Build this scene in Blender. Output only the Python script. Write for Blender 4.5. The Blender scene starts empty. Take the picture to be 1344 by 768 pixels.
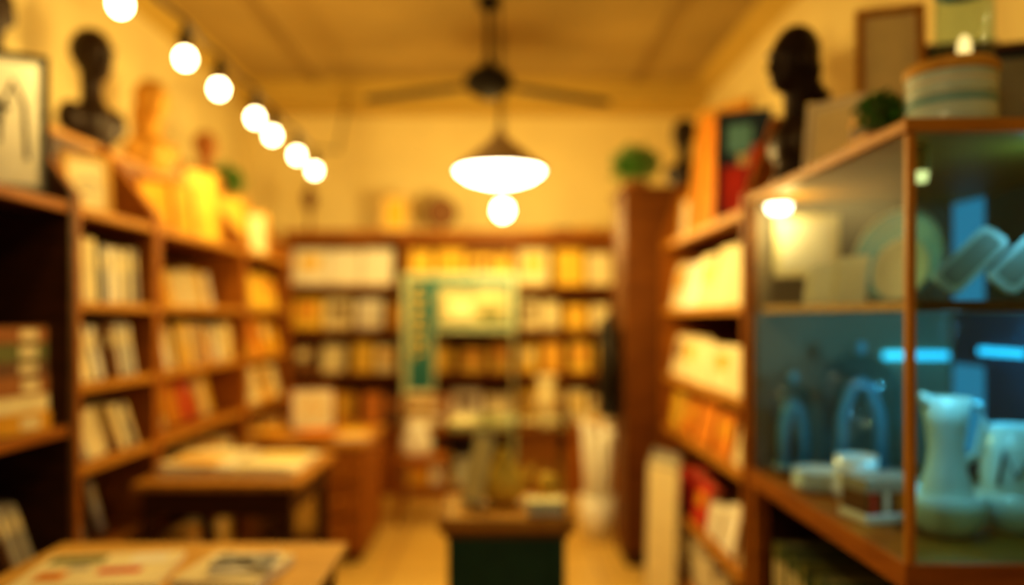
import bpy, math, random
from mathutils import Matrix, Vector
R=math.radians
T=Matrix.Translation
def Rx(a): return Matrix.Rotation(a,4,'X')
def Ry(a): return Matrix.Rotation(a,4,'Y')
def Rz(a): return Matrix.Rotation(a,4,'Z')
sc=bpy.context.scene
sc.view_settings.view_transform='Standard'
for lk in ('Medium High Contrast','Standard - Medium High Contrast','None'):
    try:
        sc.view_settings.look=lk; print('LOOK',lk); break
    except Exception as e: pass
sc.view_settings.exposure=-0.08

# ---------------------------------------------------------------- materials
MATS={}
def pmat(name,c,rough=0.6,var=0.12,scale=12.0,metal=0.0,emit=None,estr=0,spec=0.4):
    if name in MATS: return MATS[name]
    m=bpy.data.materials.new(name); m.use_nodes=True
    nt=m.node_tree; b=nt.nodes['Principled BSDF']
    b.inputs['Roughness'].default_value=rough; b.inputs['Metallic'].default_value=metal
    b.inputs['Specular IOR Level'].default_value=spec
    tc=nt.nodes.new('ShaderNodeTexCoord'); n=nt.nodes.new('ShaderNodeTexNoise'); n.inputs['Scale'].default_value=scale
    n.inputs['Detail'].default_value=4
    r=nt.nodes.new('ShaderNodeValToRGB')
    r.color_ramp.elements[0].position=.3; r.color_ramp.elements[1].position=.7
    r.color_ramp.elements[0].color=(*[x*(1-var) for x in c],1)
    r.color_ramp.elements[1].color=(*[min(1,x*(1+var)) for x in c],1)
    nt.links.new(tc.outputs['Object'],n.inputs['Vector']); nt.links.new(n.outputs['Fac'],r.inputs['Fac'])
    nt.links.new(r.outputs['Color'],b.inputs['Base Color'])
    if emit:
        b.inputs['Emission Color'].default_value=(*emit,1); b.inputs['Emission Strength'].default_value=estr
    MATS[name]=m; return m
def wood(name,c1,c2,scale=3.0,rough=0.5,axis=(1,1,8)):
    m=bpy.data.materials.new(name); m.use_nodes=True
    nt=m.node_tree; b=nt.nodes['Principled BSDF']; b.inputs['Roughness'].default_value=rough
    b.inputs['Specular IOR Level'].default_value=0.2
    tc=nt.nodes.new('ShaderNodeTexCoord'); mp=nt.nodes.new('ShaderNodeMapping'); mp.inputs['Scale'].default_value=axis
    n=nt.nodes.new('ShaderNodeTexNoise'); n.inputs['Scale'].default_value=scale; n.inputs['Detail'].default_value=6; n.inputs['Distortion'].default_value=1.2
    r=nt.nodes.new('ShaderNodeValToRGB'); r.color_ramp.elements[0].position=.32; r.color_ramp.elements[1].position=.68
    r.color_ramp.elements[0].color=(*c1,1); r.color_ramp.elements[1].color=(*c2,1)
    nt.links.new(tc.outputs['Object'],mp.inputs['Vector']); nt.links.new(mp.outputs['Vector'],n.inputs['Vector'])
    nt.links.new(n.outputs['Fac'],r.inputs['Fac']); nt.links.new(r.outputs['Color'],b.inputs['Base Color'])
    MATS[name]=m; return m
def glass(name,tint,f0=.04,k=.9,rough=0.02):
    # thin sheet glass: Schlick reflectance that is the same from both sides
    m=bpy.data.materials.new(name); m.use_nodes=True
    nt=m.node_tree; nt.nodes.clear()
    o=nt.nodes.new('ShaderNodeOutputMaterial'); mx=nt.nodes.new('ShaderNodeMixShader')
    t=nt.nodes.new('ShaderNodeBsdfTransparent'); t.inputs['Color'].default_value=(*tint,1)
    g=nt.nodes.new('ShaderNodeBsdfGlossy'); g.inputs['Roughness'].default_value=rough
    lw=nt.nodes.new('ShaderNodeLayerWeight'); lw.inputs['Blend'].default_value=.5
    p=nt.nodes.new('ShaderNodeMath'); p.operation='POWER'; p.inputs[1].default_value=5
    a=nt.nodes.new('ShaderNodeMath'); a.operation='MULTIPLY_ADD'; a.inputs[1].default_value=k; a.inputs[2].default_value=f0
    nt.links.new(lw.outputs['Facing'],p.inputs[0]); nt.links.new(p.outputs[0],a.inputs[0])
    nt.links.new(a.outputs[0],mx.inputs[0]); nt.links.new(t.outputs[0],mx.inputs[1]); nt.links.new(g.outputs[0],mx.inputs[2])
    nt.links.new(mx.outputs[0],o.inputs['Surface'])
    MATS[name]=m; return m
def emis(name,c,s):
    m=bpy.data.materials.new(name); m.use_nodes=True
    nt=m.node_tree; nt.nodes.clear()
    o=nt.nodes.new('ShaderNodeOutputMaterial'); e=nt.nodes.new('ShaderNodeEmission')
    e.inputs['Color'].default_value=(*c,1); e.inputs['Strength'].default_value=s
    nt.links.new(e.outputs[0],o.inputs['Surface']); MATS[name]=m; return m

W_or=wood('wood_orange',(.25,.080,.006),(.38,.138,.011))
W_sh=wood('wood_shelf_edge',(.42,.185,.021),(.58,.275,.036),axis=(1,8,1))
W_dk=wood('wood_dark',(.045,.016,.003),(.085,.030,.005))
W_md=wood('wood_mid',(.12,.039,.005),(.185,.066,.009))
W_lt=wood('wood_light',(.56,.31,.065),(.74,.44,.10),axis=(1,8,1))
W_tb=wood('wood_table',(.40,.18,.025),(.55,.27,.045),axis=(8,1,1),rough=.4)
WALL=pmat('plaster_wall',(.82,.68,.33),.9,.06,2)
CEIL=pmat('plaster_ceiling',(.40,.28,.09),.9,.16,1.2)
TRIM=pmat('trim_paint',(.56,.39,.09),.7,.05,3)
BATT=pmat('ceiling_batten_paint',(.32,.21,.06),.7,.05,3)
CREAM=pmat('paper_cream',(.86,.74,.42),.7,.08)
WHITE=pmat('paper_white',(.90,.84,.68),.7,.06)
GOLD=pmat('cover_gold',(.78,.40,.025),.55,.15)
YEL=pmat('cover_yellow',(.86,.55,.06),.55,.12)
ORNG=pmat('cover_orange',(.74,.26,.02),.55,.15)
BRN=pmat('cover_brown',(.18,.08,.025),.6,.2)
RED=pmat('cover_red',(.65,.045,.025),.5,.15)
OLV=pmat('cover_olive',(.15,.16,.04),.6,.15)
NAVY=pmat('cover_navy',(.03,.06,.12),.5,.15)
GRAY=pmat('cover_gray',(.36,.35,.30),.6,.1)
TEAL=pmat('teal_board',(.02,.13,.12),.5,.15)
BORD=pmat('sign_border',(.50,.54,.32),.5,.08)
PIC=pmat('sign_picture',(.50,.44,.20),.5,.3,9)
GREEN=pmat('green_paint',(.018,.075,.045),.5,.12)
BLACK=pmat('black_iron',(.014,.010,.006),.5,.2,spec=.2)
SHADE=pmat('lamp_shade',(.50,.38,.24),.5,.1)
BRONZE=pmat('dark_bronze',(.030,.015,.007),.42,.3,20,.2)
GILT=pmat('gilt_plaster',(.66,.34,.05),.45,.2,18,.2)
TERRA=pmat('terracotta',(.36,.14,.03),.7,.15)
LEAF=pmat('leaf_green',(.06,.21,.02),.5,.4,30)
CER=pmat('white_ceramic',(.84,.88,.84),.22,.03,5,spec=.6)
CERB=pmat('blue_ceramic',(.20,.50,.62),.25,.06,5,spec=.6)
CERP=pmat('pale_blue_ceramic',(.56,.74,.76),.25,.05,5,spec=.6)
SKY_=pmat('cabinet_navy',(.02,.07,.10),.85,.3,4,spec=.1)
SLATE=pmat('cabinet_slate',(.34,.26,.17),.8,.15,3,spec=.1)
GLS=glass('clear_glass',(.90,.96,.96),.008,.03,.35)
GLT=glass('teal_glass',(.64,.90,.96),.05,.8)
GLC=glass('cloche_glass',(.74,.88,.92),.06,.9)
ACR=glass('acrylic',(.95,.97,.95),.04,.9)
BULB=emis('bulb_glow',(1,.78,.42),18)
LAMPG=emis('lamp_glow',(1,.85,.58),12)
REFL_BLUE=emis('blue_reflection',(.04,.58,.86),2.1)  # emission imitating blue stripe reflections in the cabinet glass
REFL_BLUE_DIM=emis('blue_reflection_dim',(.05,.32,.46),.75)  # fainter emission imitating the upright blue reflection in the glass
REFL=emis('lamp_reflection_glow',(1,.85,.55),9)  # emission imitating the pendant's reflection in the side glass
REFL_FLAME=emis('reflection_flame_glow',(1,.62,.22),2.0)  # imitated lamp reflection in the front glass; also the lantern flame

# ---------------------------------------------------------------- mesh builder
class MB:
    def __init__(s): s.v=[];s.f=[];s.mi=[];s.sm=[];s.mats=[]
    def idx(s,m):
        if m not in s.mats: s.mats.append(m)
        return s.mats.index(m)
    def add(s,vs,fs,m,M=None,sm=False):
        o=len(s.v); k=s.idx(m)
        for p in vs:
            p=Vector(p); s.v.append(M@p if M is not None else p)
        for f in fs: s.f.append([i+o for i in f]); s.mi.append(k); s.sm.append(sm)
    def box(s,x0,x1,y0,y1,z0,z1,m,M=None):
        s.add([(x0,y0,z0),(x1,y0,z0),(x1,y1,z0),(x0,y1,z0),(x0,y0,z1),(x1,y0,z1),(x1,y1,z1),(x0,y1,z1)],
              [(0,3,2,1),(4,5,6,7),(0,1,5,4),(1,2,6,5),(2,3,7,6),(3,0,4,7)],m,M)
    def prism(s,poly,y0,y1,m,M=None): # poly in xz
        n=len(poly); vs=[(x,y0,z) for x,z in poly]+[(x,y1,z) for x,z in poly]
        fs=[tuple(range(n)),tuple(range(2*n-1,n-1,-1))]+[(i,i+n,(i+1)%n+n,(i+1)%n) for i in range(n)]
        s.add(vs,fs,m,M)
    def lathe(s,prof,m,M=None,seg=32,sm=True):
        n=len(prof); vs=[];fs=[]
        for k in range(seg):
            a=2*math.pi*k/seg
            for r,z in prof: vs.append((r*math.cos(a),r*math.sin(a),z))
        for k in range(seg):
            k2=(k+1)%seg
            for i in range(n-1): fs.append((k*n+i,k2*n+i,k2*n+i+1,k*n+i+1))
        if prof[0][0]>1e-4: fs.append(tuple(k*n for k in range(seg))[::-1])
        if prof[-1][0]>1e-4: fs.append(tuple(k*n+n-1 for k in range(seg)))
        s.add(vs,fs,m,M,sm)
    def ell(s,c,r,m,M=None,seg=20,rg=12):
        prof=[(max(1e-5,math.sin(math.pi*i/rg)),-math.cos(math.pi*i/rg)) for i in range(rg+1)]
        K=T(Vector(c))@Matrix.Diagonal((r[0],r[1],r[2],1))
        s.lathe(prof,m,(M@K) if M is not None else K,seg)
    def tube(s,pts,r,m,M=None,seg=8):
        pts=[Vector(p) for p in pts]
        vs=[];fs=[];n=len(pts)
        for i,p in enumerate(pts):
            d=(pts[min(i+1,n-1)]-pts[max(i-1,0)]).normalized()
            u=d.cross(Vector((0,0,1)))
            if u.length<1e-3: u=Vector((1,0,0))
            u.normalize(); w=d.cross(u)
            rr=r[i] if isinstance(r,(list,tuple)) else r
            for k in range(seg):
                a=2*math.pi*k/seg; vs.append(p+u*rr*math.cos(a)+w*rr*math.sin(a))
        for i in range(n-1):
            for k in range(seg): fs.append((i*seg+k,i*seg+(k+1)%seg,(i+1)*seg+(k+1)%seg,(i+1)*seg+k))
        fs.append(tuple(range(seg))[::-1]); fs.append(tuple(range((n-1)*seg,n*seg)))
        s.add(vs,fs,m,M,True)
    def build(s,name,bevel=0,M=None):
        vs=s.v if M is None else [M@p for p in s.v]
        lo=Vector([min(p[i] for p in vs) for i in range(3)]); hi=Vector([max(p[i] for p in vs) for i in range(3)])
        o=Vector(((lo.x+hi.x)/2,(lo.y+hi.y)/2,lo.z))
        me=bpy.data.meshes.new(name); me.from_pydata([p-o for p in vs],[],s.f)
        for m in s.mats: me.materials.append(m)
        for i,p in enumerate(me.polygons): p.material_index=s.mi[i]; p.use_smooth=s.sm[i]
        me.update()
        ob=bpy.data.objects.new(name,me); ob.location=o; sc.collection.objects.link(ob)
        if bevel:
            b=ob.modifiers.new('bevel','BEVEL'); b.width=bevel; b.segments=2; b.limit_method='ANGLE'
        return ob

# ---------------------------------------------------------------- room
XL,XR,YB,H=-2.25,1.74,6.85,3.45
def simple(name,b,m):
    q=MB(); q.box(*b,m); return q.build(name)
FL=bpy.data.materials.new('floor_tiles'); FL.use_nodes=True
nt=FL.node_tree; b=nt.nodes['Principled BSDF']; b.inputs['Roughness'].default_value=.35
tc=nt.nodes.new('ShaderNodeTexCoord'); br=nt.nodes.new('ShaderNodeTexBrick'); br.offset=0
br.inputs['Scale'].default_value=1; br.inputs['Brick Width'].default_value=.4; br.inputs['Row Height'].default_value=.4
br.inputs['Mortar Size'].default_value=.006
br.inputs['Color1'].default_value=(.74,.49,.13,1); br.inputs['Color2'].default_value=(.64,.41,.10,1); br.inputs['Mortar'].default_value=(.35,.2,.07,1)
nt.links.new(tc.outputs['Object'],br.inputs['Vector']); nt.links.new(br.outputs['Color'],b.inputs['Base Color'])
simple('floor',(XL-.1,XR+.1,-1.6,YB+.1,-.1,0),FL)
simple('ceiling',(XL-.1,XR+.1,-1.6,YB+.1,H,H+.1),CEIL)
simple('wall_left',(XL-.1,XL,-1.6,YB+.1,0,H),WALL)
simple('wall_right',(XR,XR+.1,-1.6,YB+.1,0,H),WALL)
simple('wall_back',(XL,XR,YB,YB+.1,0,H),WALL)
simple('trim_1',(XL,XR,6.42,YB,3.25,H),TRIM)      # beam at back
q=MB(); q.prism([(XL,H),(XL+.12,H),(XL+.10,H-.03),(XL+.04,H-.06),(XL+.02,H-.13),(XL,H-.13)],-1.6,6.42,TRIM); q.build('trim_2')
q=MB(); q.prism([(XR,H),(XR-.12,H),(XR-.10,H-.03),(XR-.04,H-.06),(XR-.02,H-.13),(XR,H-.13)],-1.6,6.42,TRIM); q.build('trim_3')
simple('trim_4',(-1.62,-1.56,-1.6,6.42,H-.03,H),BATT)
simple('trim_5',(1.10,1.16,-1.6,6.42,H-.03,H),BATT)

# ---------------------------------------------------------------- books
def book(mb,M,t,h,d,cm,pages=CREAM,label=None):
    c=min(.004,t*.2)
    mb.box(0,c,0,d,0,h,cm,M); mb.box(t-c,t,0,d,0,h,cm,M); mb.box(c,t-c,0,c,0,h,cm,M)
    mb.box(c,t-c,c,d-.006,.005,h-.005,pages,M)
    if label: mb.box(t,t+.0012,d*.2,d*.8,h*.45,h*.8,label,M)
    else: mb.box(t*.2,t*.8,-.001,0,h*.6,h*.85,pages,M)
def row(name,L,length,z,style,pal,seed,hr=(.19,.25),inset=.02,depth=.16,lean=None,fill=1.0,wr=(.13,.20),gap=(.006,.03)):
    rnd=random.Random(seed); mb=MB(); u=.012; M0=L@T((0,0,z+.001))
    end=length*fill-.012
    if style=='spine':
        while u<end-.03:
            n=rnd.randint(3,7); a=rnd.choice([0,0,-8,-14,-20]) if lean is None else lean+rnd.uniform(-3,3)
            a=R(a); h0=rnd.uniform(*hr)
            if a<0: u+=h0*math.sin(-a)*.9
            for _ in range(n):
                t=rnd.uniform(.014,.038); h=h0*rnd.uniform(.93,1.0)
                if u+t/math.cos(a)>end: break
                d=depth*rnd.uniform(.85,1)
                zz=t*math.sin(a) if a>0 else 0
                book(mb,M0@T((u,inset+rnd.uniform(0,.015),zz))@Ry(a),t,h,d,rnd.choice(pal))
                u+=t/math.cos(a)+.0015
            else: 
                u+=rnd.choice([0,.005,.02]); continue
            break
    elif style=='face':
        while True:
            w=rnd.uniform(*wr); h=rnd.uniform(*hr); t=rnd.uniform(.015,.03)
            if u+w>end:
                if end-u>.09: w=end-u-.002
                else: break
            n=rnd.randint(1,3); cm=rnd.choice(pal); a=-R(rnd.uniform(8,14))
            for k in range(n):
                pos=inset+t+k*(t+.002)
                book(mb,M0@T((u,pos,0))@Rz(R(-90))@Ry(a),t,h,w,cm,label=rnd.choice([None,None,CREAM,GOLD,YEL,ORNG,BRN]) if k==0 else None)
            u+=w+rnd.uniform(*gap)
    elif style=='bin':
        u=.03
        while True:
            w=rnd.uniform(.13,.16); h=rnd.uniform(*hr); t=rnd.uniform(.015,.035)
            if u+w*.75>end: break
            book(mb,M0@T((u,inset+.11,0))@Rz(R(-52))@Ry(-R(rnd.uniform(10,16))),t,h,w,rnd.choice(pal),label=rnd.choice([None,CREAM,GOLD,WHITE]))
            u+=t+rnd.uniform(.035,.07)
    return mb.build(name)
def LL(xf,y0): return T((xf,y0,0))@Rz(R(90))
def LR(xf,y1): return T((xf,y1,0))@Rz(R(-90))
def LBk(x0,yf): return T((x0,yf,0))

# ---------------------------------------------------------------- bookcases
def bookcase(name,xf,dn,y0,y1,xb,shelves,ztf,ztb,body,edge,setb=.2,ledge=True,inner=None,t=.03):
    q=MB(); inner=inner or body
    poly=[(xf,0),(xf,ztf+.06),(xf-dn*setb,ztb),(xb,ztb),(xb,0)]
    q.prism(poly,y0,y0+t,body); q.prism(poly,y1-t,y1,body)
    for ya in (y0,y1-t-.008): q.box(min(xf,xf+dn*.012),max(xf,xf+dn*.012),ya,ya+t+.008,0,ztf+.05,body)
    xs=sorted((xb,xf-dn*.012))
    for z in shelves: 
        q.box(xs[0],xs[1],y0+t,y1-t,z-.028,z,body)
        e=sorted((xf-dn*.012,xf+dn*.006)); q.box(e[0],e[1],y0+t,y1-t,z-.032,z+.004,edge)
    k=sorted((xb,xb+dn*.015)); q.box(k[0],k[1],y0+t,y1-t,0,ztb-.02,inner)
    e=sorted((xf-dn*.03,xf-dn*.045)); q.box(e[0],e[1],y0+t,y1-t,0,.08,body)
    if ledge:
        e=sorted((xb,xf-dn*setb)); q.box(e[0],e[1],y0+t,y1-t,ztb-.03,ztb,edge)
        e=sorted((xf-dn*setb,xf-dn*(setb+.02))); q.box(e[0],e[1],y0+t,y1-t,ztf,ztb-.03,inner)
    return q.build(name,.003)
XF=-1.58; XLB=XL+.01; SB=.235
ROWS=[1.86,1.50,1.19,.88,.53,.11]
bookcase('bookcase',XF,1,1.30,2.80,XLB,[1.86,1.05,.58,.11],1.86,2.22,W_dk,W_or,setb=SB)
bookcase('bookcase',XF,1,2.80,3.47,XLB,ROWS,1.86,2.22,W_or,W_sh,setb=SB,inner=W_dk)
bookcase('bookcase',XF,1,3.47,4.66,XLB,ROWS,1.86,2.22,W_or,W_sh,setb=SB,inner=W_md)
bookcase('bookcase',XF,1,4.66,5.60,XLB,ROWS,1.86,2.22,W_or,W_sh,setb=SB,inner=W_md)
palW=[WHITE,CREAM,GRAY,WHITE,BRN,CREAM,NAVY]
palG=[CREAM,YEL,GOLD,WHITE,CREAM,ORNG]
palO=[GOLD,YEL,ORNG,CREAM,BRN,YEL]
def lrow(y0,y1,z,st,pal,seed,**k): return row('book_row',LL(XF-.01,y0+.035),y1-y0-.07,z,st,pal,seed,**k)
lrow(2.80,3.47,1.50,'spine',palW,11,lean=-7,hr=(.23,.26),fill=.95)
lrow(2.80,3.47,1.19,'spine',palW,12,lean=-20,hr=(.22,.25))
lrow(2.80,3.47,.88,'spine',[WHITE,GRAY,CREAM,NAVY,WHITE],13,lean=-30,hr=(.2,.24))
lrow(2.80,3.47,.53,'bin',[CREAM,WHITE,GRAY,BRN],14,hr=(.22,.26))
lrow(2.80,3.47,.11,'spine',palW,15,lean=-10)
lrow(3.47,4.66,1.50,'bin',[CREAM,WHITE,YEL,CREAM,GOLD],16,hr=(.18,.22))
lrow(3.47,4.66,1.19,'spine',[CREAM,WHITE,YEL,CREAM,GOLD,BRN],17,lean=-22,hr=(.2,.24))
lrow(3.47,4.66,.88,'bin',[GOLD,ORNG,YEL,CREAM,RED,GOLD],18,hr=(.22,.27))
lrow(3.47,4.66,.53,'spine',palO,19,lean=-12)
lrow(3.47,4.66,.11,'spine',palO,20,lean=-6)
lrow(4.66,5.60,1.50,'face',[YEL,CREAM,GOLD,YEL],21,hr=(.2,.25),gap=(.02,.06))
lrow(4.66,5.60,1.19,'face',[GOLD,YEL,ORNG,YEL],22,hr=(.18,.24),gap=(.02,.06))
lrow(4.66,5.60,.88,'face',[CREAM,YEL,GOLD],23,hr=(.2,.24),gap=(.02,.06))
lrow(4.66,5.60,.53,'spine',palO,24,lean=-12)
lrow(4.66,5.60,.11,'spine',palO,25,lean=-6)
def stack(name,cx,cy,z,items,yaw=0,seed=0):
    rnd=random.Random(seed); mb=MB(); zz=z+.001
    for (w,d,t,m) in items:
        M=T((cx,cy,zz))@Rz(yaw+R(rnd.uniform(-6,6)))@T((-w/2,-d/2,t))@Ry(R(90))
        book(mb,M,t,w,d,m)
        zz+=t+.0015
    return mb.build(name)
stack('book_stack',-1.73,2.57,1.05,[(.29,.21,.07,GOLD),(.28,.21,.055,CREAM),(.29,.20,.065,TERRA),(.27,.20,.05,BRN),(.28,.19,.06,OLV),(.27,.2,.055,TERRA)],R(75),1)
stack('book_stack',-1.76,2.18,1.05,[(.30,.22,.06,BRN),(.28,.21,.06,GOLD),(.29,.20,.06,OLV),(.27,.21,.05,CREAM)],R(82),2)
row('book_row',LL(XF-.01,1.75),1.0,.58,'spine',[GRAY,BRN,BRN,GRAY],77,lean=-28,hr=(.24,.3),depth=.2)
row('book_row',LL(XF-.01,1.75),1.0,.11,'spine',[GRAY,BRN,BRN,NAVY],78,lean=-8,hr=(.24,.3),depth=.2)

# right bookcase
XRF=.92; XRB=XR-.01
RR=[1.86,1.49,1.12,.84,.44,.11]
bookcase('bookcase',XRF,-1,2.87,4.38,XRB,RR,1.86,2.20,W_or,W_sh,setb=.1,ledge=False,inner=W_md)
def rrow(z,st,pal,seed,**k): return row('book_row',LR(XRF+.01,4.38-.035),1.44,z,st,pal,seed,**k)
rrow(1.49,'face',[CREAM,YEL,CREAM,WHITE],41,hr=(.24,.28),wr=(.2,.3))
rrow(1.12,'face',[CREAM,WHITE,CREAM,GOLD],43,hr=(.19,.24),wr=(.2,.3))
rrow(.84,'face',[YEL,CREAM,ORNG,YEL],44,hr=(.17,.21),wr=(.18,.26),gap=(.04,.12))
rrow(.44,'face',[RED,CREAM,WHITE,RED],45,hr=(.14,.2),wr=(.16,.24),gap=(.04,.12))
rrow(.11,'spine',[WHITE,CREAM,BRN],46,hr=(.2,.25),lean=-18)
# tall end cabinet
q=MB()
q.box(.70,XRB,4.40,4.80,.07,2.17,W_md); q.box(.72,XRB,4.42,4.80,0,.07,W_dk); q.box(.685,XRB,4.385,4.81,2.17,2.20,W_md)
q.box(.76,1.2,4.392,4.40,.2,2.05,W_md); 
q.build('tall_cabinet',.004)

# back bookcase
yb=6.42; q=MB()
xs=[-1.82,-.83,.10,.96]
zs=[.54,.97,1.34,1.71]
for x in xs: q.box(x-.018,x+.018,yb,YB-.02,.54,2.15,W_or)
q.box(-1.84,.98,yb,YB-.02,2.12,2.16,W_or); q.box(-1.84,.98,yb-.02,yb,2.09,2.17,W_or)
for a,bb in zip(xs[:-1],xs[1:]):
    for z in zs[1:]:
        q.box(a+.018,bb-.018,yb+.01,YB-.03,z-.025,z,W_or); q.box(a+.018,bb-.018,yb,yb+.012,z-.03,z+.003,W_or)
q.box(-1.84,.98,YB-.02,YB-.005,.54,2.15,W_or)
q.box(-1.84,.98,6.14,YB-.02,.50,.54,W_or)
for x in (-1.82,-.83,.10,.96): q.box(x-.02,x+.02,6.17,YB-.02,0,.50,W_or)
q.box(-1.80,.94,6.17,YB-.02,.0,.06,W_or); q.box(-1.80,.94,YB-.06,YB-.02,.06,.5,W_or)
q.box(-1.80,-.85,6.18,6.20,.06,.5,W_or); q.box(.12,.94,6.18,6.20,.06,.5,W_or)
q.build('wall_bookcase',.003)
sd=100
cfg={1.71:[([CREAM,WHITE,CREAM],(.30,.34),(.25,.32)),([GOLD,YEL,GOLD,YEL],(.26,.33),(.18,.26)),([YEL,CREAM,GOLD,GOLD],(.28,.34),(.18,.26))],
 1.34:[([CREAM,GOLD,WHITE,YEL],(.20,.26),(.15,.25)),([YEL,CREAM,GOLD],(.18,.24),(.15,.25)),([YEL,CREAM,YEL],(.18,.25),(.12,.2))],
 .97:[([CREAM,YEL,GOLD,BRN],(.20,.26),(.15,.25)),([YEL,GOLD,YEL],(.2,.27),(.13,.2)),([YEL,GOLD,CREAM],(.2,.27),(.13,.2))],
 .54:[([GOLD,BRN,ORNG],(.22,.28),(.15,.25)),([WHITE,CREAM,WHITE],(.22,.3),(.2,.3)),([CREAM,YEL,CREAM],(.2,.3),(.13,.22))]}
for z,l in cfg.items():
    for k,(pal,hr,wr) in enumerate(l):
        sd+=1; row('book_row',LBk(xs[k]+.02,yb+.01),xs[k+1]-xs[k]-.04,z,'face',pal,sd,hr=hr,inset=.03,wr=wr,gap=(.01,.03) if (z>1.7 and k==0) else (.02,.08))
row('book_row',LBk(-.8,6.25),.88,.06,'face',[CREAM,WHITE,GOLD],140,hr=(.2,.26),inset=.03)

# ---------------------------------------------------------------- frames
def frame(name,w,h,x,y,z,yaw,lean,fm,pm,bd=.025,th=.02,mat_=None,strokes=None,sm=BLACK,patches=()):
    q=MB()
    q.box(-w/2,-w/2+bd,0,th,0,h,fm); q.box(w/2-bd,w/2,0,th,0,h,fm)
    q.box(-w/2+bd,w/2-bd,0,th,0,bd,fm); q.box(-w/2+bd,w/2-bd,0,th,h-bd,h,fm)
    q.box(-w/2+bd,w/2-bd,th*.5,th*.9,bd,h-bd,mat_ or pm)
    if mat_: q.box(-w/2+bd*2.2,w/2-bd*2.2,th*.4,th*.5,bd*2.2,h-bd*2.2,pm)
    for (a,b_,c,d,m) in patches: q.box(a*w,b_*w,th*.3,th*.4,c*h,d*h,m)
    if strokes:
        for st in strokes: q.tube([(a*w,th*.38,b*h) for a,b in st],.0065*w/.25,sm,seg=6)
    l=R(lean)
    M=T((x,y,z+.001+th*math.sin(l)))@Rz(R(yaw))@Rx(-l)
    return q.build(name,.002,M=M)
arch=[[(-.28,.2),(-.27,.5),(-.18,.78),(-.06,.62),(-.02,.35),(0,.6),(.12,.80),(.24,.62),(.27,.25)],[(-.3,.55),(-.1,.62),(.1,.6)]]
frame('framed_drawing',.28,.50,-1.69,2.57,1.864,33,6,BLACK,WHITE,.016,mat_=GRAY,strokes=arch)
frame('picture_frame',.19,.25,-1.68,3.10,1.864,50,8,W_lt,CREAM,.02,mat_=CREAM,strokes=[[(-.2,.5),(0,.6),(.2,.5)],[(-.2,.35),(.2,.4)]],sm=GRAY)
frame('picture_frame',.22,.42,-1.68,4.34,1.864,58,8,GILT,YEL,.02,strokes=[[(-.2,.7),(.2,.7)],[(-.2,.3),(.2,.3)]],sm=GOLD)
frame('picture_frame',.20,.30,-1.68,4.00,1.864,58,8,GILT,GOLD,.02)
frame('picture_frame',.22,.36,-1.69,4.85,1.864,55,8,GILT,YEL,.02)
frame('picture_frame',.22,.30,-1.69,5.22,1.864,50,8,GILT,CREAM,.02)
frame('picture_frame',.20,.26,-1.66,3.68,1.864,58,8,W_or,GOLD,.02)
frame('abstract_painting',.24,.50,1.045,3.32,1.865,-22,8,NAVY,NAVY,.010,mat_=NAVY,patches=[(-.42,.05,.08,.5,RED),(.1,.40,.35,.68,RED),(-.3,.15,.62,.88,CERB),(-.1,.08,.5,.6,CREAM)])
frame('picture_frame',.36,.62,1.01,3.70,1.865,-62,7,W_sh,ORNG,.05)
frame('picture_frame',.18,.26,1.03,4.00,1.865,-50,8,W_lt,CREAM,.015)
frame('picture_frame',.18,.24,1.04,4.22,1.865,-50,8,W_lt,WHITE,.015)
frame('picture_frame',.26,.34,-.93,6.55,2.162,0,8,W_lt,YEL,.02,mat_=CREAM)
q=MB(); 
M=T((-.53,6.55,2.34))@Rx(R(90)); q.lathe([(.0001,-.012),(.12,-.012),(.135,0),(.12,.012),(.10,.008),(.0001,.008)],BRN,M)
q.lathe([(.0001,0),(.03,.0),(.03,.016),(.0001,.018)],TERRA,M); q.box(-.60,-.46,6.50,6.60,2.161,2.18,W_dk); q.lathe([(.015,0),(.012,.05)],W_dk,T((-.53,6.55,2.18)),16)
q.build('carved_disc')
q=MB(); M=T((-1.66,6.55,2.161)); q.lathe([(.07,0),(.07,.015),(.012,.03),(.012,.2),(.05,.24),(.055,.34),(.012,.40),(.012,.47)],BRN,M,20); q.build('candle_lantern')
q=MB()
for k in range(4): q.box(.02+k*.2,.18+k*.2,6.5,6.7,2.161,2.18+.012*k,[W_lt,GOLD,BRN,W_lt][k])
q.build('wooden_boxes')

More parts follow.
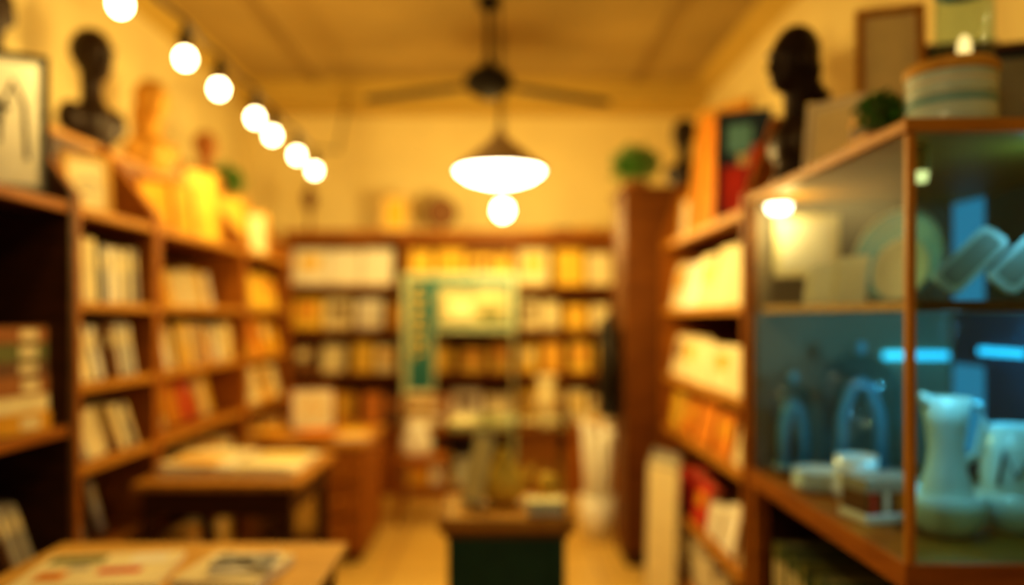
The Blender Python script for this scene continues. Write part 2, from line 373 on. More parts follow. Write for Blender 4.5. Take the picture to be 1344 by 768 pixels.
# ---------------------------------------------------------------- busts
def bust(name,x,y,z,yaw,s,m,hair='bun',sw=1.0,sz=1.0):
    q=MB(); E=lambda c,r: q.ell(c,r,m,seg=24,rg=16)
    q.lathe([(.075,0),(.078,.012),(.065,.03),(.06,.06)],m,seg=28)
    E((0,.005,.105),(.10*sw,.065,.09)); E((-.085*sw,.005,.125),(.045,.05,.06)); E((.085*sw,.005,.125),(.045,.05,.06)); E((0,-.02,.12),(.075*sw,.055,.07))
    E((0,.0,.175),(.065,.045,.035))
    q.lathe([(.052,.15),(.043,.20),(.041,.25),(.046,.30)],m,T((0,.012,0)),24)
    E((0,.0,.375),(.070,.084,.090)); E((0,-.030,.325),(.050,.054,.054)); E((0,-.068,.296),(.022,.017,.017))
    E((0,-.094,.342),(.012,.019,.013)); E((0,-.084,.362),(.009,.015,.030)); E((0,-.076,.392),(.048,.015,.011))
    E((-.026,-.072,.371),(.013,.011,.008)); E((.026,-.072,.371),(.013,.011,.008)); E((0,-.084,.318),(.024,.011,.009))
    E((-.071,.005,.36),(.010,.019,.028)); E((.071,.005,.36),(.010,.019,.028))
    E((0,.018,.398),(.079,.086,.084))
    if hair=='bun': E((0,.105,.395),(.044,.044,.044))
    elif hair=='long': E((0,.06,.31),(.075,.05,.10)); E((0,.07,.22),(.07,.04,.07))
    elif hair=='flip': E((0,.05,.34),(.072,.055,.07)); E((0,.07,.285),(.062,.05,.035)); E((0,.115,.272),(.05,.04,.018))
    ob=q.build(name,M=Matrix.Diagonal((s,s,s*sz,1)))
    r=ob.modifiers.new('r','REMESH'); r.mode='VOXEL'; r.voxel_size=.0055*s; r.use_smooth_shade=True
    k=ob.modifiers.new('s','SMOOTH'); k.iterations=4; k.factor=.5
    dg=bpy.context.evaluated_depsgraph_get(); dg.update()
    me=bpy.data.meshes.new_from_object(ob.evaluated_get(dg)); ob.modifiers.clear(); ob.data=me
    if not me.materials: me.materials.append(m)
    ob.location=(x,y,z+.001); ob.rotation_euler=(0,0,R(yaw)); return ob
bust('portrait_bust',-1.94,3.62,2.22,62,1.15,BRONZE,'none',1.15,1.08)
bust('portrait_bust',-1.95,2.90,2.22,40,1.05,BRONZE,'none')
bust('portrait_bust',-1.96,4.26,2.22,45,1.15,GILT,'long')
bust('portrait_bust',-1.97,5.06,2.22,40,.95,TERRA,'none')
bust('portrait_bust',.935,2.42,1.866,-75,.86,BRONZE,'flip',.9,1.22)
bust('portrait_bust',1.09,4.60,2.20,-35,.92,BRONZE,'none')

# ---------------------------------------------------------------- plants
def plant(name,x,y,z,r,seed,pot=TERRA,ph=None):
    rnd=random.Random(seed); q=MB(); ph=ph or r*.7
    q.lathe([(r*.42,0),(r*.5,ph*.5),(r*.58,ph),(r*.52,ph),(r*.48,ph*.85),(.0001,ph*.85)],pot,None,24)
    c=Vector((0,0,ph+r*.75))
    for i in range(14):
        a=rnd.uniform(0,6.28); e=rnd.uniform(.2,1.4); d=Vector((math.cos(a)*math.cos(e),math.sin(a)*math.cos(e),math.sin(e)))
        q.tube([(0,0,ph*.8),c*0.6+d*r*.3,c+d*r*.8],.003,OLV,seg=5)
    for i in range(520):
        a=rnd.uniform(0,6.283); s=rnd.uniform(-.8,1); cs=math.sqrt(1-s*s); rr=r*rnd.uniform(.45,1.05)
        d=Vector((math.cos(a)*cs,math.sin(a)*cs,s)); p=c+Vector((d.x,d.y,d.z*.85))*rr
        M=T(p)@Rz(rnd.uniform(0,6.28))@Rx(rnd.uniform(-1.2,1.2))@Ry(rnd.uniform(-1,1)); l=r*.28
        q.add([(0,0,0),(l*.3,l*.4,.1*l),(0,l,0),(-l*.3,l*.4,.1*l)],[(0,1,2,3)],LEAF,M)
    return q.build(name,M=T((x,y,z+.001)))
plant('potted_plant',-1.98,5.42,2.22,.13,1)
plant('potted_plant',.80,4.60,2.20,.14,2,ph=.05)
plant('potted_plant',.925,1.86,1.866,.062,3,ph=.03)

# ---------------------------------------------------------------- ceiling fan, lamps
q=MB(); fx,fy,fz=-.09,4.8,2.91
q.lathe([(.0001,3.448),(.075,3.448),(.07,3.41),(.03,3.37),(.018,3.36),(.018,3.08),(.03,3.07),(.035,3.03),(.10,3.0),(.150,2.95),(.155,2.90),(.12,2.86),(.07,2.835),(.05,2.82),(.0001,2.815)][::-1],BLACK,T((fx,fy,0)),32)
for s in (0,180):
    M=T((fx,fy,2.91))@Rz(R(s+3))@Ry(R(8))@Rx(R(10 if s==0 else -10))
    q.box(.12,.24,-.02,.02,-.010,.010,BLACK,M)
    pts=[(.20,-.07),(.45,-.09),(.72,-.085),(.775,-.045),(.775,.045),(.72,.085),(.45,.09),(.20,.07)]
    q.add([(a,b,-.012) for a,b in pts]+[(a,b,.012) for a,b in pts],[tuple(range(8))[::-1],tuple(range(8,16))]+[(i,(i+1)%8,(i+1)%8+8,i+8) for i in range(8)],BLACK,M)
q.build('ceiling_fan')
def pendant(name,x,y,zr,R0):
    q=MB(); M=T((x,y,0))
    q.lathe([(R0,zr),(R0*.97,zr+.015),(R0*.62,zr+.075),(R0*.34,zr+.125),(R0*.18,zr+.155),(.025,zr+.17),(.018,zr+.20),(.0001,zr+.205)],SHADE,M,40)
    q.lathe([(.0001,zr-.072),(R0*.4,zr-.064),(R0*.72,zr-.042),(R0*.92,zr-.012),(R0*.95,zr),(.0001,zr+.001)],LAMPG,M,40)
    q.tube([(x,y,zr+.2),(x,y,H-.03)],.005,BLACK)
    q.lathe([(.05,H-.035),(.05,H-.001)],BLACK,M,20)
    return q.build(name)
pendant('pendant_lamp',-.015,3.6,2.135,.218)
pendant('pendant_lamp',-.5,.35,2.75,.25)
q=MB(); x,y,z=0,5.4,2.20
q.ell((x,y,z),(.06,.06,.066),BULB); q.lathe([(.03,z+.055),(.028,z+.12),(.01,z+.13)],BLACK,T((x,y,0)),16); q.tube([(x,y,z+.12),(x,y,H-.001)],.005,BLACK)
q.build('hanging_bulb')
q=MB(); bl=[(-1.3,1.95,2.52),(-1.3,2.59,2.51),(-1.3,3.12,2.505),(-1.3,3.49,2.49),(-1.3,4.0,2.49),(-1.3,4.3,2.47),(-1.3,4.81,2.465),(-1.3,5.26,2.455)]
for (x,y,z) in bl:
    q.ell((x,y,z),(.036,.036,.041),BULB,seg=16,rg=10)
    q.lathe([(.024,z+.034),(.026,z+.10),(.010,z+.115),(.006,z+.16)],BLACK,T((x,y,0)),14)
pts=[(-1.3,1.2,2.78)]
for i,(x,y,z) in enumerate(bl):
    pts.append((x,y,z+.155))
    if i<len(bl)-1:
        n=bl[i+1]; pts.append((x,(y+n[1])/2,(z+n[2])/2+.135))
pts+= [(-1.3,6.0,2.75),(-1.3,6.40,3.3)]
q.tube(pts,.009,BLACK); q.tube([(-1.3,1.2,2.78),(-1.3,1.0,H-.001)],.006,BLACK)
q.build('string_lights')

# ---------------------------------------------------------------- tables
def table(name,x0,x1,y0,y1,h,top,leg,ap=.09,shelf=None,lg=.05):
    q=MB(); q.box(x0,x1,y0,y1,h-.03,h,top)
    i=.03
    for a in (x0+i,x1-i-lg):
        for bb in (y0+i,y1-i-lg): q.box(a,a+lg,bb,bb+lg,0,h-.03,leg)
    q.box(x0+i+.01,x1-i-.01,y0+i+.01,y0+i+.03,h-.03-ap,h-.03,leg); q.box(x0+i+.01,x1-i-.01,y1-i-.03,y1-i-.01,h-.03-ap,h-.03,leg)
    q.box(x0+i+.01,x0+i+.03,y0+i+.03,y1-i-.03,h-.03-ap,h-.03,leg); q.box(x1-i-.03,x1-i-.01,y0+i+.03,y1-i-.03,h-.03-ap,h-.03,leg)
    if shelf: q.box(x0+i,x1-i,y0+i,y1-i,shelf-.02,shelf,leg)
    return q.build(name,.004)
table('display_table',-1.36,-.48,1.45,2.36,.75,W_lt,W_md)
table('display_table',-1.555,-.86,3.18,3.92,.75,W_tb,W_dk,ap=.12,shelf=.25)
q=MB(); x0,x1,y0,y1,h=-1.55,-.80,4.45,5.2,.71
q.box(x0,x1,y0,y1,h-.035,h,W_tb); q.box(x1-.30,x1-.02,y0+.02,y1-.02,.05,h-.035,W_or); q.box(x0+.02,x0+.06,y0+.02,y1-.02,0,h-.035,W_md)
q.box(x1-.28,x1-.04,y0+.04,y1-.04,0,.05,W_dk)
for k in range(3):
    q.box(x1-.28,x1-.04,y0+.005,y0+.02,.08+k*.2,.26+k*.2,W_or); q.ell((x1-.16,y0,.17+k*.2),(.012,.012,.012),GILT)
q.box(x0+.06,x1-.30,y1-.05,y1-.03,.3,h-.035,W_md)
q.build('wooden_desk',.004)

def magazine(mb,x,y,z,w,d,yaw,cm,arts,t=.012):
    M=T((x,y,z))@Rz(R(yaw)); mb.box(-w/2,w/2,-d/2,d/2,0,t,WHITE,M); mb.box(-w/2-.001,w/2+.001,-d/2-.001,d/2+.001,t,t+.0015,cm,M)
    for (a,b_,c,d_,m) in arts: mb.box(a*w,b_*w,c*d,d_*d,t+.0015,t+.0025,m,M)
q=MB(); magazine(q,-1.08,2.05,.751,.36,.28,8,CREAM,[(-.45,-.05,.2,.42,OLV),(-.0,.3,-.15,.0,RED),(-.4,-.2,-.3,-.05,ORNG),(.15,.42,.15,.4,WHITE),(-.25,-.1,.0,.12,GRAY)],.018); q.build('art_magazine')
q=MB(); magazine(q,-.72,2.05,.751,.23,.24,-8,CREAM,[],.025); magazine(q,-.69,2.05,.778,.17,.14,12,WHITE,[(-.4,.4,.1,.4,GRAY)],.010)
M=T((-.69,2.04,.792)); 
for a in (25,-30): q.prism([(-.09,0),(.09,0),(.08,.008),(-.08,.008)],-.016,.016,GRAY,M@Rz(R(a)))
q.build('booklet_pile')
q=MB(); z=.751
for k in range(4): magazine(q,-1.37+.008*k,3.52,z,.27,.42,[3,-4,6,-8][k],[CREAM,GOLD,WHITE,CREAM][k],[(-.4,.4,-.4,0,[YEL,GOLD][k%2])],.011); z+=.0135
q.build('magazine_pile')
q=MB(); z=.751
for k in range(3): magazine(q,-1.05+.006*k,3.50,z,.27,.40,[-4,4,-6][k],[WHITE,CREAM,CREAM][k],[(-.4,.4,.1,.35,YEL)],.012); z+=.0145
q.build('magazine_pile')
stack('book_stack',-1.35,3.4,.25,[(.24,.3,.04,RED),(.22,.28,.05,CREAM),(.24,.3,.04,BRN)],0,5)
stack('book_stack',-1.07,3.42,.25,[(.24,.3,.05,WHITE),(.22,.28,.05,CREAM),(.24,.3,.03,GOLD)],0,6)
frame('picture_frame',.29,.28,-1.22,4.90,.711,15,10,W_or,CREAM,.016,mat_=WHITE,strokes=[[(-.2,.4),(-.05,.7),(.1,.45),(.25,.55)]],sm=GOLD)
def bowl(name,x,y,z,r,h,m,inner=None,fruit=None):
    q=MB(); q.lathe([(r*.45,0),(r*.5,h*.08),(r*.8,h*.45),(r,h),(r*.95,h),(r*.74,h*.48),(r*.4,h*.15),(.0001,h*.14)],m,None,32)
    if fruit:
        for k in range(5):
            a=k*1.257; q.ell((math.cos(a)*r*.45,math.sin(a)*r*.45,h*.85),(r*.33,r*.33,r*.33),fruit)
        q.ell((0,0,h*1.25),(r*.33,r*.33,r*.33),fruit)
    return q.build(name,M=T((x,y,z+.001)))
bowl('red_bowl',-1.14,4.66,.71,.13,.035,ORNG)
bowl('wooden_bowl',-1.40,4.60,.71,.10,.05,GOLD)
q=MB(); magazine(q,-.93,4.72,.711,.20,.28,10,GOLD,[(-.3,.3,-.3,.3,YEL)],.02); q.build('hardback_book')

q=MB(); cx,cy=-.56,5.45
q.box(cx-.19,cx+.19,cy-.19,cy+.19,.43,.455,W_or)
for a in (-1,1):
    for b_ in (-1,1): q.tube([(cx+a*.17,cy+b_*.17,0),(cx+a*.155,cy+b_*.155,.43)],[.015,.019],W_or)
    q.tube([(cx+a*.155,cy+.165,.45),(cx+a*.16,cy+.20,.86)],[.018,.014],W_or)
for z in (.62,.74,.84): q.box(cx-.15,cx+.15,cy+.175+(z-.62)*.08,cy+.19+(z-.62)*.08,z-.025,z+.02,W_or)
for z in (.18,.25): q.box(cx-.16,cx+.16,cy-.168,cy-.152,z,z+.02,W_or)
q.build('wooden_chair',.003)
q=MB(); 
q.lathe([(.09,0),(.115,.04),(.11,.12),(.07,.19),(.085,.24),(.06,.235),(.0001,.20)],WHITE,T((cx-.05,cy-.03,.456))@Matrix.Diagonal((1,.7,1,1)),20); q.build('cloth_bag')

# ---------------------------------------------------------------- centre pedestal
q=MB(); x0,x1,y0,y1=-.235,.262,2.76,3.16
q.box(x0+.035,x1-.035,y0+.03,y1-.03,0,.66,GREEN); q.box(x0+.02,x1-.02,y0+.015,y1-.015,0,.07,GREEN)
for a in (x0+.035,x1-.085): q.box(a,a+.05,y0+.02,y0+.03,.07,.66,GREEN)
q.box(x0+.085,x1-.085,y0+.02,y0+.03,.60,.66,GREEN)
q.box(x0+.02,x1-.02,y0+.015,y1-.015,.64,.665,W_md); q.box(x0,x1,y0,y1,.665,.715,W_tb)
q.build('display_pedestal',.004)
q=MB(); g=.004; a0,a1,b0,b1,c0,c1=x0+.03,x1-.03,y0+.03,y1-.03,.716,1.05
q.box(a0,a1,b0,b0+g,c0,c1,ACR); q.box(a0,a1,b1-g,b1,c0,c1,ACR); q.box(a0,a0+g,b0+g,b1-g,c0,c1,ACR); q.box(a1-g,a1,b0+g,b1-g,c0,c1,ACR); q.box(a0,a1,b0,b1,c1,c1+g,ACR)
q.build('acrylic_case')
q=MB(); M=T((-.125,2.93,.724))@Rz(R(-35))@Rx(R(-12))@Ry(R(6)); q.box(-.05,.05,0,.006,0,.28,GRAY,M); q.box(-.045,.045,-.002,0,.02,.26,CREAM,M); q.box(-.04,.04,.006,.06,.006,.012,GRAY,M); q.build('price_card_stand')
q=MB(); M=T((.00,2.99,.717))
q.lathe([(.045,0),(.08,.03),(.09,.08),(.07,.13),(.035,.16),(.04,.165),(.018,.185),(.012,.2),(.016,.215),(.0001,.22)],YEL,M,32)
q.tube([(.075,0,.07),(.10,0,.10),(.115,0,.15)],[.018,.012,.009],YEL,M); q.tube([(-.075,0,.12),(-.11,0,.12),(-.12,0,.07),(-.08,0,.04)],.008,YEL,M)
q.build('gilt_teapot')
q=MB(); q.box(.09,.22,2.80,2.88,.717,.755,WHITE); q.box(.085,.225,2.795,2.885,.755,.768,CREAM); q.build('gift_box',.003)
q=MB(); q.ell((.175,3.02,.775),(.045,.045,.058),YEL); q.lathe([(.005,0),(.003,.03)],BRN,T((.175,3.02,.83)),8); q.build('golden_pear')

# ---------------------------------------------------------------- sign board & vase at back
q=MB(); X0,X1,Z0,Z1,ys=-.79,.105,.56,1.79,5.98
q.box(X0,X0+.045,ys,ys+.03,.6,Z1,BORD); q.box(X1-.03,X1,ys,ys+.03,1.33,Z1,BORD); q.box(X0+.045,X1-.03,ys,ys+.03,Z1-.045,Z1,BORD)
q.box(X0+.045,X0+.24,ys+.008,ys+.022,.86,Z1-.045,TEAL); q.box(X0+.24,X0+.26,ys,ys+.03,.86,1.36,BORD)
q.box(X0+.24,X1-.03,ys,ys+.03,1.33,1.36,BORD); q.box(X0+.24,X1-.03,ys+.008,ys+.022,1.36,Z1-.045,TEAL)
q.box(X0+.28,X1-.06,ys+.004,ys+.008,1.39,Z1-.12,PIC); q.box(X0+.36,X0+.55,ys+.002,ys+.004,1.44,1.58,CREAM); q.box(X0+.6,X1-.12,ys+.002,ys+.004,1.42,1.5,OLV)
for k in range(7):
    z=1.66-k*.085; a=X0+.09
    q.box(a,a+.02,ys+.002,ys+.008,z-.03,z+.03,YEL); q.box(a+.02,a+.08,ys+.002,ys+.008,z+.012,z+.03,YEL); 
    if k%2: q.box(a+.06,a+.08,ys+.002,ys+.008,z-.03,z+.012,YEL)
q.box(X0+.045,X0+.24,ys,ys+.03,.60,.86,CREAM)
q.box(X0,X1,ys,ys+.03,.56,.60,BORD); q.box(X1-.03,X1,ys,ys+.03,0,.60,BORD); q.box(X0,X0+.045,ys,ys+.03,0,.56,BORD); q.box(X1-.03,X1-.015,ys+.01,ys+.025,.6,1.33,BORD)
q.build('sign_board',.002)
q=MB(); q.lathe([(.07,0),(.05,.03),(.035,.08),(.085,.16),(.10,.24),(.07,.30),(.05,.34),(.09,.42),(.085,.42),(.0001,.36)],CREAM,T((.36,6.27,.541)),28)
q.tube([(.46,6.27,.76),(.51,6.27,.84),(.43,6.27,.88)],.012,GOLD); q.tube([(.26,6.27,.76),(.21,6.27,.84),(.29,6.27,.88)],.012,GOLD); q.build('ornate_vase')
bowl('gift_basket',.75,6.27,.54,.11,.08,GOLD,fruit=CREAM)

# coat
q=MB(); q.tube([(.699,4.55,1.46),(.66,4.55,1.46),(.655,4.55,1.49)],.008,BLACK)
rings=[(1.45,.02,.02),(1.41,.045,.06),(1.36,.05,.13),(1.2,.052,.13),(1.0,.055,.14),(.86,.056,.15)]
vs=[];fs=[];n=20
for (z,rx,ry) in rings:
    for k in range(n):
        a=6.2832*k/n; w=1+.10*math.sin(5*a); vs.append((.630+rx*w*math.cos(a),4.56+ry*w*math.sin(a),z))
for i in range(len(rings)-1):
    for k in range(n): fs.append((i*n+k,(i+1)*n+k,(i+1)*n+(k+1)%n,i*n+(k+1)%n))
fs.append(tuple(range(n))); fs.append(tuple(range((len(rings)-1)*n,len(rings)*n)))
q.add(vs,fs,BLACK,None,True); q.tube([(.63,4.46,1.36),(.625,4.42,1.1),(.625,4.43,.92)],[.035,.032,.025],BLACK); q.tube([(.63,4.66,1.36),(.625,4.70,1.1),(.625,4.69,.92)],[.035,.032,.025],BLACK)
q.build('hanging_coat')
q=MB(); rnd=random.Random(3)
q.lathe([(.10,0),(.115,.28),(.105,.28),(.092,.02),(.0001,.02)],WHITE,T((.62,4.98,0)),24)
for k in range(7):
    a=k*.9; x=.62+.05*math.cos(a); y=4.98+.05*math.sin(a); h=rnd.uniform(.66,.80)
    q.lathe([(.024,0),(.024,h),(.018,h),(.018,h-.05),(.0001,h-.05)],WHITE,T((x,y,.022))@Rx(R(-2*math.sin(a)))@Ry(R(3*math.cos(a))),14)
q.build('paper_rolls')
q=MB()
for k in range(3):
    M=T((.83-.012*k,3.98-.03*k,.003))@Rz(R(-66+3*k))@Rx(R(-2)); hh=.74-.03*k
    q.box(-.12,.12,0,.006,0,hh,GRAY,M); q.box(-.11,.11,-.001,0,.012,hh-.012,[GRAY,CREAM,CREAM][k],M)
q.build('poster_boards')

# ---------------------------------------------------------------- glass display cabinet
q=MB(); cx0,cx1,cy0,cy1=.85,1.55,1.60,2.62; tp,bs,sh=1.865,.93,1.48
pw=.018
def post(x,y,z0,z1,m=W_or): q.box(x,x+pw,y,y+pw,z0,z1,m)
q.box(cx0-.01,cx1,cy0-.01,cy1,.875,bs,W_or)
for (a,b_) in ((cx0,cy0),(cx0,cy1-.05),(cx1-.05,cy0),(cx1-.05,cy1-.05)): q.box(a,a+.05,b_,b_+.05,0,.875,W_or)
q.box(cx0,cx1,cy0,cy1,.30,.33,W_md); q.box(cx0,cx1,cy0,cy1,.04,.07,W_md); q.box(cx1-.02,cx1,cy0+.05,cy1-.05,.0,.87,W_dk); q.box(cx0+.05,cx1-.05,cy1-.02,cy1,0,.87,W_dk)
q.box(cx0+.05,cx1-.05,cy0,cy0+.02,.07,.87,W_dk)
post(cx0,cy0,bs,tp-.03,W_sh); post(cx0,cy1-pw,bs,tp-.03); post(cx1-pw,cy0,bs,tp-.03); post(cx1-pw,cy1-pw,bs,tp-.03)
q.box(cx0-.008,cx1,cy0-.008,cy1,tp-.028,tp,W_sh)
q.box(cx1-.012,cx1,cy0+pw,cy1-pw,bs,tp-.03,SKY_); q.box(cx0+pw,cx1-pw,cy1-.012,cy1,bs,tp-.03,SLATE)
q.box(cx0+.03,cx1-.012,cy0+.012,cy1-.012,sh-.016,sh,W_md); q.box(cx0+.022,cx0+.034,cy0+.012,cy1-.05,sh-.02,sh+.003,W_sh); q.box(cx0+.03,cx1-.02,cy0+.008,cy0+.014,sh-.02,sh+.003,W_md)
q.box(cx0+.006,cx0+.010,cy0+pw,cy1-pw,bs,tp-.03,GLS); q.box(cx0+pw,cx1-pw,cy0+.006,cy0+.010,bs,tp-.03,GLT)
q.box(cx1-.03,cx1-.014,2.24,2.44,1.328,1.350,REFL_BLUE); q.box(1.30,1.52,cy1-.026,cy1-.013,1.304,1.328,REFL_BLUE)  # glowing strips stand in for blue reflections on the glass
q.box(cx1-.022,cx1-.013,2.43,2.59,1.0,1.29,REFL_BLUE_DIM); q.box(cx1-.022,cx1-.013,2.43,2.59,1.485,1.83,REFL_BLUE_DIM)  # glowing panels stand in for the tall blue reflection
for (x,y,r_,dz,pm_) in ((.905,2.50,.045,0,REFL),(.955,1.74,.018,.035,REFL_FLAME)):  # glowing discs stand in for lamp reflections, no fittings in the cabinet
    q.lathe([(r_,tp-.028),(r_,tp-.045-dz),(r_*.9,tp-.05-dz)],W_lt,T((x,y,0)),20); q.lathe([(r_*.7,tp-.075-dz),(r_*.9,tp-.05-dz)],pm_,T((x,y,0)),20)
q.build('glass_display_cabinet',.002)
row('book_row',LR(.87,2.52),.82,.33,'spine',[OLV,GREEN,OLV,GREEN],61,lean=0,hr=(.38,.46),depth=.22)
def card(q,x,y,z,w,h,yaw,lean,m,art=None,t=.006):
    M=T((x,y,z+t*math.sin(R(lean))+.001))@Rz(R(yaw))@Rx(-R(lean)); q.box(-w/2,w/2,0,t,0,h,m,M)
    q.box(-w*.1,w*.1,t,t+.05,0,.004,m,M)
    if art: q.box(-w*.38,w*.38,-.001,0,h*.12,h*.88,art,M)
q=MB()
for k in range(4): card(q,.935+.02*(k%2),2.06+.09*k,sh+.004,.085,.13-.006*k,-55,12,WHITE,CREAM if k%2 else WHITE)
q.build('greeting_cards')
def plate(name,x,y,z,r,yaw,lean,m,rim):
    q=MB(); M=T((x,y,z+.006))@Rz(R(yaw))@Rx(-R(lean))@T((0,0,r))@Rx(R(90))
    q.lathe([(.0001,0),(r*.6,0),(r*.65,.004),(r*.97,.016),(r,.02),(r*.98,.012),(r*.66,-.006),(.0001,-.006)],m,M,40); q.lathe([(r*.9,.0145),(r*.97,.0175),(r*.97,.0165),(r*.9,.0135)],rim,M,40)
    M2=T((x,y,z+.004))@Rz(R(yaw))
    for s in (-.04,.04): q.tube([(s,-.03,.012),(s,-.025,.0),(s,.07,.0),(s,.03,r*.9)],.003,BLACK,M2)
    return q.build(name)
plate('decorative_plate',1.10,2.14,sh,.135,-60,12,WHITE,CERB)
plate('decorative_plate',.99,1.90,sh,.080,-66,12,CER,WHITE)
q=MB(); card(q,1.02,2.56,1.58,.22,.21,0,0,CREAM,WHITE); q.build('wall_card')
def tablet(x,y,w,h,yaw,lean,roll):
    q=MB(); M=T((x,y,sh+.005))@Rz(R(yaw))@Rx(-R(lean))@T((0,0,w*.5*abs(math.sin(R(roll)))+.012))@Ry(R(roll))
    pr=[]; r=.02
    for (cx,cz,a0) in ((w/2-r,r,-90),(w/2-r,h-r,0),(-w/2+r,h-r,90),(-w/2+r,r,180)):
        for k in range(5): a=R(a0+22.5*k); pr.append((cx+r*math.cos(a),cz+r*math.sin(a)))
    q.prism(pr,0,.012,CER,M); q.prism([(a*.7,(b_-h/2)*.84+h/2) for a,b_ in pr],-.0012,0,GRAY,M)
    return q.build('glazed_tile')
tablet(1.01,1.74,.07,.19,-10,20,46); tablet(1.14,1.74,.075,.20,-10,20,46); tablet(1.27,1.74,.075,.20,-10,20,46)
def cloche(x,y,r,h):
    q=MB(); q.lathe([(r*1.12,0),(r*1.15,.012),(r*1.1,.022),(.0001,.022)],W_md,None,36)
    pr=[(r,.022),(r,h-r)]+[(r*math.cos(R(a)),h-r+r*math.sin(R(a))) for a in range(10,90,10)]+[(.004,h)]
    q.lathe(pr,GLC,None,36); q.lathe([(r*1.03,.022),(r*1.03,.03),(r,.03)],CERB,None,36)
    q.ell((0,0,h+.018),(.015,.015,.02),CERB)
    q.tube([(-r*.55,0,.03),(-r*.5,0,h*.5),(-r*.25,0,h*.72),(0,0,h*.78),(r*.25,0,h*.72),(r*.5,0,h*.5),(r*.55,0,.03)],.018,CERB)
    return q.build('glass_cloche',M=T((x,y,bs+.001)))
cloche(1.14,2.43,.120,.40); cloche(.955,2.51,.06,.30)
q=MB()
for k in range(5): q.lathe([(.05,.0),(.080,.016),(.075,.016),(.045,.006),(.0001,.006)],CER,T((.950,2.28,bs+.001+k*.011)),32)
q.build('plate_stack')
def mug(name,x,y,z,r,h,m,yaw=0,letter=False):
    q=MB(); q.lathe([(r*.8,0),(r*.95,.01),(r,h*.4),(r,h),(r*.92,h),(r*.9,.02),(.0001,.015)],m,None,32)
    q.tube([(r*.95,0,h*.8),(r*1.45,0,h*.75),(r*1.6,0,h*.5),(r*1.4,0,h*.27),(r*.95,0,h*.2)],.007,m)
    return q.build(name,M=T((x,y,z+.001))@Rz(R(yaw)))
mug('coffee_mug',.985,2.125,bs,.055,.13,CER,200)
q=MB(); M=T((.975,1.965,bs+.001))@Rz(R(12))
q.box(-.085,.085,-.055,.055,0,.022,CER,M); q.box(-.08,.08,-.05,.05,.022,.075,BRN,M)
for k in range(4): q.box(-.07+k*.038,-.052+k*.038,-.051,.051,.022,.0755,[RED,WHITE,ORNG,BRN][k],M)
q.box(-.082,.082,-.052,.052,.0756,.11,GRAY,M); q.build('striped_box',.003)
q=MB(); q.lathe([(.03,0),(.034,.05),(.03,.065),(.0001,.065)],RED,T((1.11,2.07,bs+.001)),20); q.lathe([(.0335,.015),(.0352,.018),(.0352,.04),(.0335,.044)],WHITE,T((1.11,2.07,bs+.001)),20); q.build('candle_tin')
def bowlpitch(x,y):
    q=MB()
    q.lathe([(.045,0),(.055,.006),(.078,.03),(.087,.065),(.086,.10),(.081,.10),(.075,.05),(.0001,.035)],CER,None,40)
    q.lathe([(.035,.036),(.058,.06),(.060,.10),(.045,.15),(.038,.20),(.044,.26),(.056,.325),(.051,.325),(.038,.25),(.0001,.22)],CER,T((0,0,.0)),40)
    q.tube([(.050,0,.31),(.085,0,.305),(.098,0,.26),(.080,0,.19),(.043,0,.165)],.010,CER)
    q.tube([(-.045,0,.31),(-.062,0,.335)],[.018,.008],CER)
    return q.build('ceramic_pitcher_in_bowl',M=T((x,y,bs+.001))@Rz(R(5)))
bowlpitch(1.058,1.82)
q=MB()
q.lathe([(.045,0),(.055,.006),(.078,.03),(.087,.065),(.086,.10),(.081,.10),(.075,.05),(.0001,.035)],CER,None,40)
q.lathe([(.04,.036),(.065,.07),(.078,.13),(.075,.20),(.060,.255),(.055,.255),(.066,.19),(.0001,.15)],CER,None,40)
lz=[(-.04,.12),(-.030,.20),(-.005,.14),(.026,.20),(.036,.12)]
q.tube([(a,-math.sqrt(.080**2-a*a),b_) for a,b_ in lz],.005,NAVY,Rz(R(-30)))
q.build('monogram_cup_in_bowl',M=T((1.24,1.84,bs+.001)))

# on cabinet top
q=MB(); z=tp+.001
for k,(w,m) in enumerate([(.13,W_lt),(.12,GOLD),(.125,BRN),(.11,W_lt)]): q.box(.94,.94+w,1.96,2.07,z,z+.028,m); z+=.029
q.box(.96,1.03,1.98,2.05,z,z+.045,W_md); q.build('wooden_box_stack',.003)
frame('picture_frame',.17,.21,.935,2.18,tp,-50,8,WHITE,CREAM,.012,mat_=WHITE)
frame('picture_frame',.19,.52,1.15,2.25,tp,-20,6,W_sh,CREAM,.022,mat_=CREAM)
frame('picture_frame',.34,.46,1.39,2.40,tp,-12,6,NAVY,NAVY,.03,mat_=TEAL)
frame('picture_frame',.24,.34,1.36,2.08,tp,-18,6,BRN,GRAY,.02,mat_=NAVY)
q=MB(); M=T((1.01,1.72,tp+.001))
q.lathe([(.088,0),(.092,.01),(.092,.05)],CERP,M,40); q.lathe([(.092,.05),(.0925,.063)],CERB,M,40); q.lathe([(.092,.063),(.092,.095)],CERP,M,40); q.lathe([(.092,.095),(.0925,.104)],CER,M,40); q.lathe([(.092,.104),(.092,.120)],CERP,M,40)
q.lathe([(.092,.120),(.096,.124),(.096,.140),(.088,.148),(.0001,.150)],W_lt,M,40); q.build('striped_canister')
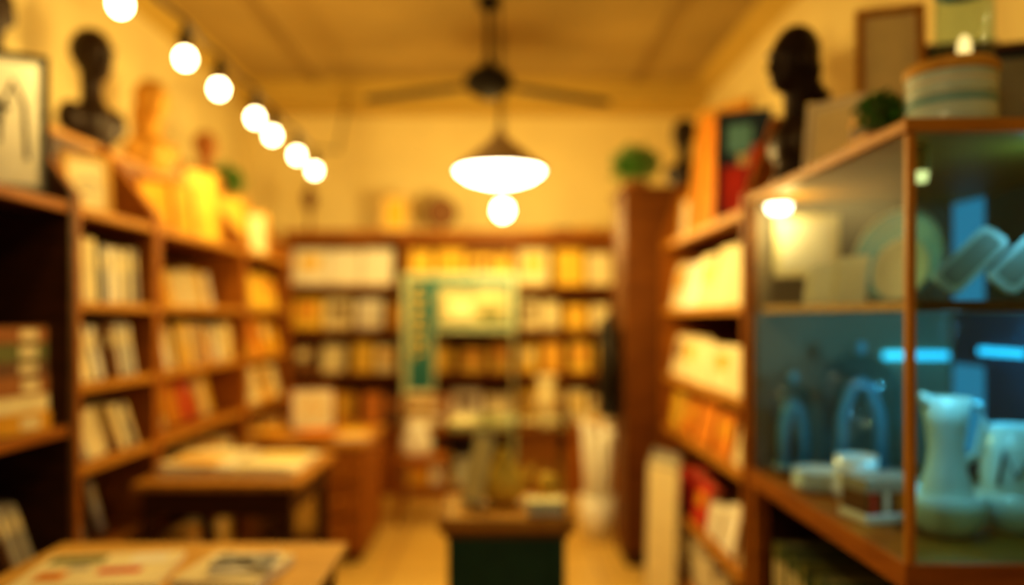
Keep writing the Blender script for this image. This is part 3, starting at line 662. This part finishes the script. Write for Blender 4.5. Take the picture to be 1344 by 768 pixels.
q=MB(); M=T((1.15,1.90,tp+.001)); q.lathe([(.06,0),(.065,.01),(.065,.38),(.06,.39)],GLC,M,32); q.lathe([(.066,.39),(.068,.41),(.02,.42),(.0001,.43)],CERB,M,32); q.lathe([(.03,.005),(.03,.20),(.0001,.202)],W_md,M,16); q.ell((0,0,.25),(.016,.016,.035),REFL_FLAME,M); q.build('glass_candle_lantern')

# ---------------------------------------------------------------- lights
LC=(1,.71,.24)
def pt(name,loc,p,c=LC,r=.06):
    l=bpy.data.lights.new(name,'POINT'); l.energy=p; l.color=c; l.shadow_soft_size=r
    o=bpy.data.objects.new(name,l); o.location=loc; sc.collection.objects.link(o)
pt('pendant_light',(-.015,3.6,1.97),57,r=.06)
pt('front_pendant_light',(-.5,.35,2.6),18,r=.06)
pt('hanging_bulb_light',(0,5.4,2.07),54,r=.05)
for k,i in enumerate((1,3,5,7)):
    x,y,z=bl[i]; pt('string_light_%d'%k,(x,y,z-.075),12,r=.03)
pt('cabinet_blue_fill',(1.35,1.95,1.40),5.2,(.10,.66,1),.03)  # blue fill added inside the cabinet, no fitting behind it
pt('cabinet_blue_fill_low',(1.0,1.70,1.42),2.0,(.36,.85,1),.03)  # added blue fill for the lower ceramics
pt('cabinet_blue_fill_top',(1.22,1.70,1.72),.7,(.35,.8,1),.03)  # added blue fill for the upper compartment
pt('reflection_fill',(.91,2.46,1.76),1.2,LC,.02)  # warm point added beside the imitated lamp reflection, not a real spot
w=bpy.data.worlds.new('world'); sc.world=w; w.use_nodes=True
w.node_tree.nodes['Background'].inputs['Color'].default_value=(1,.64,.24,1); w.node_tree.nodes['Background'].inputs['Strength'].default_value=.04

# ---------------------------------------------------------------- camera
cam=bpy.data.cameras.new('camera'); co=bpy.data.objects.new('camera',cam); sc.collection.objects.link(co); sc.camera=co
co.location=(0,0,1.45); co.rotation_euler=(R(90),0,0)
cam.lens=26.8; cam.sensor_width=36; cam.shift_x=12/1344; cam.shift_y=31/1344; cam.clip_start=.05
cam.dof.use_dof=True; cam.dof.focus_distance=.95; cam.dof.aperture_fstop=.92
